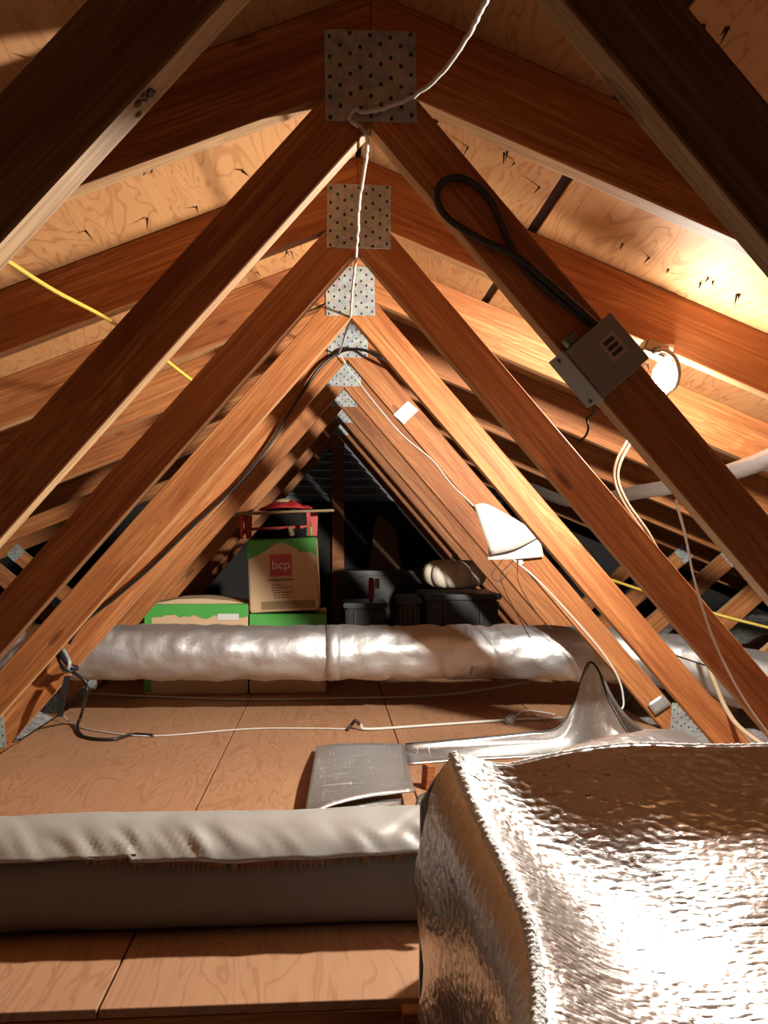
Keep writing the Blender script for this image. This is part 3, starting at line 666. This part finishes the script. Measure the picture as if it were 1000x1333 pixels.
# ------------------------------------------------------------------ cartons
def tape_strip(root, name, pts_fn, nu, nv, seed, ragged=.3):
    pass
def text_mesh(s, size, bold=False):
    cu = bpy.data.curves.new('txt', 'FONT'); cu.body = s; cu.size = size; cu.align_x = 'CENTER'; cu.extrude = .0004
    if bold: cu.offset = size*.02
    ob = bpy.data.objects.new('txt', cu); COL.objects.link(ob); bpy.context.view_layer.update()
    me = bpy.data.meshes.new_from_object(ob.evaluated_get(bpy.context.evaluated_depsgraph_get()))
    bpy.data.objects.remove(ob, do_unlink=True); me.transform(Matrix.Rotation(math.pi/2, 4, 'X')); return me
def carton(label, loc_, w_, d_, h_, ry=0, rz=0, tape=.07, seed=1, skirt=True):
    r = tag(empty('cardboard_box', loc_, (0, ry, rz)), label, 'cardboard box', 'cardboard boxes stacked behind the far duct')
    link('carton', mesh_of(box_bm(-w_/2, w_/2, 0, d_, 0, h_, .006, 2), 'carton'), M['carton'], r)
    # top flaps
    link('flap', mesh_of(box_bm(-w_/2+.004, w_/2-.004, .004, d_/2-.0015, h_+.0003, h_+.004, .001), 'flap'), M['carton'], r)
    link('flap', mesh_of(box_bm(-w_/2+.004, w_/2-.004, d_/2+.0015, d_-.004, h_+.0003, h_+.004, .001), 'flap'), M['carton'], r)
    # ragged tape band over the front top edge: top part + front part
    rows = []; N = 36
    for i in range(N+1):
        x = -w_/2-.001 + (w_+.002)*i/N; dn = tape*(1+.45*noise.noise((x*12, seed, 0))+.2*noise.noise((x*45, seed, 3)))
        if seed == 3: dn = .035+.075*max(0, -x/w_*2-.25)+.05*max(0, x/w_*2-.1)*(1+noise.noise((x*40, 1, 1))) - .02*math.exp(-((x)/.05)**2)
        rows.append([(x, .10, h_+.0048), (x, .03, h_+.0050), (x, .003, h_+.0045), (x, -.002, h_-.002), (x, -.0022, h_-dn*.5), (x, -.002, h_-dn)])
    solid(link('green_tape', mesh_of(grid_bm(rows), 'green_tape'), M['greentape'], r, False), .0008)
    return r
BX = 4.03
c1 = carton('wide taped cardboard box on the floor at the left, with bulging top flaps', (-.698, BX, 0), .485, .34, .425, tape=.05, seed=1)
link('white_label', mesh_of(box_bm(.10, .20, -.0032, -.0026, .355, .385), 'white_label'), M['paper'], c1)
link('bulging_flap', mesh_of(prism([(-.22, .43), (-.10, .452), (.02, .455), (.14, .445), (.22, .43)], .05, .3), 'bulging_flap'), M['carton'], c1)
link('corner_tape', mesh_of(box_bm(-.2445, -.21, -.0022, .02, .02, .39), 'corner_tape'), M['greentape'], c1)
c2 = carton('taped cardboard box on the floor carrying the upper box', (-.263, BX, 0), .366, .36, .377, tape=.055, seed=2)
link('corner_tape', mesh_of(box_bm(.06, .13, -.0022, .0, .28, .34), 'corner_tape'), M['greentape'], c2)
tb = carton('upper cardboard box with red bcp square, tilted on another box', (-.282, BX+.01, .3942), .330, .30, .345, ry=-.045, rz=-.02, seed=3)
link('red_square', mesh_of(box_bm(-.06, .045, -.0032, -.0026, .17, .275), 'red_square'), M['redink'], tb)
o = link('printed_letters', text_mesh('bcp', .062), M['whiteink'], tb); o.location = (-.0075, -.0036, .205)
o = link('printed_name', text_mesh('bestchoiceproducts', .0155, True), M['ink'], tb); o.location = (-.01, -.001, .148)
for k, (a, b) in enumerate(((-.055, -.01), (-.055, .045), (-.055, -.02), (-.05, .05), (-.05, .02), (-.045, .025))):
    xx = a
    while xx < b:
        L = random.uniform(.008, .018); link('printed_line', mesh_of(box_bm(xx, min(xx+L, b), -.0008, -.0001, .125-.012*k, .129-.012*k), 'printed_line'), M['ink'], tb); xx += L+.004
link('brown_packing_tape', mesh_of(box_bm(-.11, .15, -.0014, -.0002, .012, .05), 'brown_packing_tape'), M['dimtan'], tb)

# small red stool on the upper box, with cloth and straw bundle
sy = BX+.10; zt = .3942+.349
stl = tag(empty('red_stool', (-.30, sy, zt+.0125), (0, -.045, 0)), 'small red-legged stool with a wooden plank top on the upper box', 'stool')
pk = link('plank_top', mesh_of(box_bm(-.268, .262, -.075, .09, -.006, .006, .002), 'plank_top'), M['dimtan'], stl); pk.location = (0, 0, .118); pk.rotation_euler = (0, .012, 0)
for x, y in ((-.19, -.06), (.135, -.06), (-.17, .075), (.16, .075)):
    w_ = .011 if y < 0 else .022
    link('leg', mesh_of(prism([(x-w_*.6, -.006-x*.035*0), (x+w_*.6, -.006), (x+w_, .111), (x-w_, .111)], y-.008, y+.008, .002), 'leg'), M['red'], stl)
link('stretcher', mesh_of(box_bm(-.17, .14, .068, .08, .035, .05, .002), 'stretcher'), M['red'], stl)
rc = empty('red_cloth', (-.27, sy, zt+.142)); tag(rc, 'crumpled red cloth draped over the stool plank', 'cloth')
rows = []
for i in range(25):
    x = -.14+.26*i/24; r = []
    for j in range(15):
        y = -.085+.15*j/14; e = math.sin(math.pi*i/24)**.5*math.sin(math.pi*j/14)**.6
        z = .004 + .035*math.cos(x*x) - .6*x*x + .05*x*0 + .028*e*noise.noise((x*22, y*22, 0)) - .03*(1-e)
        r.append((x, y - (.0), max(z, .003 + .035*x)))
    rows.append(r)
solid(link('cloth_sheet', mesh_of(grid_bm(rows), 'cloth_sheet'), M['redcloth'], rc, True), .004)
bm = bmesh.new(); bmesh.ops.create_icosphere(bm, subdivisions=3, radius=.05)
for v in bm.verts: v.co = Vector((v.co.x*1.1, v.co.y*.7, v.co.z*.62))*(1+.25*noise.noise(v.co*30))
o = link('straw_bundle', mesh_of(bm, 'straw_bundle'), M['beige'], None, True); o.location = (-.295, sy+.105, zt+.172); tag(o, 'small beige straw bundle behind the red cloth on the stool', 'straw bundle')
o = boxo('paper_scrap', (-.012, .012, -.01, .01, 0, .05), M['dimtan'], None, .004); o.location = (-.25, sy+.03, zt+.014); o.rotation_euler = (0, -.3, .2); tag(o, 'small tan paper scrap on the upper box under the stool', 'paper')
o = boxo('green_carton', (-.014, .014, -.01, .01, 0, .048), M['greentape'], None, .002); o.location = (-.165, sy+.03, zt+.014); tag(o, 'small green packet on the upper box under the stool', 'packet')

# ------------------------------------------------------------------ dark storage at the back
def tote(label, x0, x1, y0, y1, h, mat='tote'):
    r = tag(empty('storage_tote', ((x0+x1)/2, y0, 0)), label, 'storage tote', 'dark totes at the back')
    hw = (x1-x0)/2; d = y1-y0
    bm = box_bm(-hw, hw, 0, d, .0005, h-.03)
    for v in bm.verts:
        if v.co.z < .1: v.co.x *= .92; v.co.y = d/2+(v.co.y-d/2)*.92
    bmesh.ops.bevel(bm, geom=bm.edges[:], offset=.012, segments=2, affect='EDGES')
    link('tub', mesh_of(bm, 'tub'), M[mat], r)
    l = link('lid', mesh_of(box_bm(-hw-.012, hw+.012, -.012, d+.012, h-.03, h, .006, 2), 'lid'), M['darkgreen'], r)
    for k in (-1, 1): link('rib', mesh_of(box_bm(k*hw*.5-.01, k*hw*.5+.01, -.006, .02, .08, h-.04, .003), 'rib'), M[mat], r)
    return r
tote('long black storage tote with a lid under the cream pumpkin', .46, .86, 4.5, 4.95, .44)
tote('narrow dark storage tote left of the pumpkin tote', .315, .425, 4.5, 4.85, .42, 'darkgreen')
tote('low dark storage tote under the red-handled tool', .03, .27, 4.95, 5.3, .36)
tote('tall dark storage tote against the gable under the leaning kraft panel', .0, .62, 5.75, 6.1, .52)
pm = tag(empty('pumpkin', (.645, 4.70, .44)), 'ribbed cream artificial pumpkin lying on the black tote', 'pumpkin')
bm = bmesh.new(); ns, nr = 96, 24; rings = []
for j in range(nr+1):
    th = math.pi*j/nr; ring = []
    for k in range(ns):
        a = 2*math.pi*k/ns; rib = 1 - .16*abs(math.cos(a*6))**5
        rr = .185*math.sin(th)**.72*rib; z = .105 + .105*math.cos(th)*(.72+.28*math.sin(th)) - .02*math.exp(-(th/.3)**2)
        ring.append(bm.verts.new((rr*math.cos(a), rr*math.sin(a)*.95, z*(.98)+.001)))
    rings.append(ring)
for a, b in zip(rings[:-1], rings[1:]):
    for k in range(ns): bm.faces.new((a[k], a[(k+1) % ns], b[(k+1) % ns], b[k]))
bmesh.ops.remove_doubles(bm, verts=bm.verts[:], dist=.0005)
link('ribbed_body', mesh_of(bm, 'ribbed_body'), M['pumpkin'], pm, True)
link('stem', mesh_of(tube_bm(smooth_path([Vector((0, 0, .17)), Vector((.0, .0, .2)), Vector((.008, .004, .215))], 4), lambda t: .018-.006*t, 10), 'stem'), M['dimtan'], pm, True)
rt = tag(empty('red_handled_tool', (at(484, 786, 5.0).x, 5.05, .36)), 'small upright red handle standing on the low dark tote', 'tool')
link('handle', mesh_of(prism([(-.012, .001), (.008, .001), (.018, .06), (.018, .13), (.008, .145), (-.012, .145), (-.018, .12), (-.016, .05)], -.012, .012, .004), 'handle'), M['redcloth'], rt)
link('grey_head', mesh_of(prism([(.022, .08), (.05, .08), (.05, .14), (.022, .14)], -.01, .01, .003), 'grey_head'), M['greybox'], rt)
link('neck', mesh_of(box_bm(.014, .026, -.006, .006, .10, .115), 'neck'), M['screw'], rt)
kp = tag(empty('kraft_panel', (.32, 5.98, .521)), 'dim tan kraft panel leaning at the dark gable wall', 'panel')
o = link('panel_sheet', mesh_of(prism([(-.10, 0), (.13, 0), (.10, .30), (-.03, .42), (-.06, .30)], 0, .012, .002), 'panel_sheet'), M['dimtan'], kp); o.rotation_euler = (-.25, 0, 0)
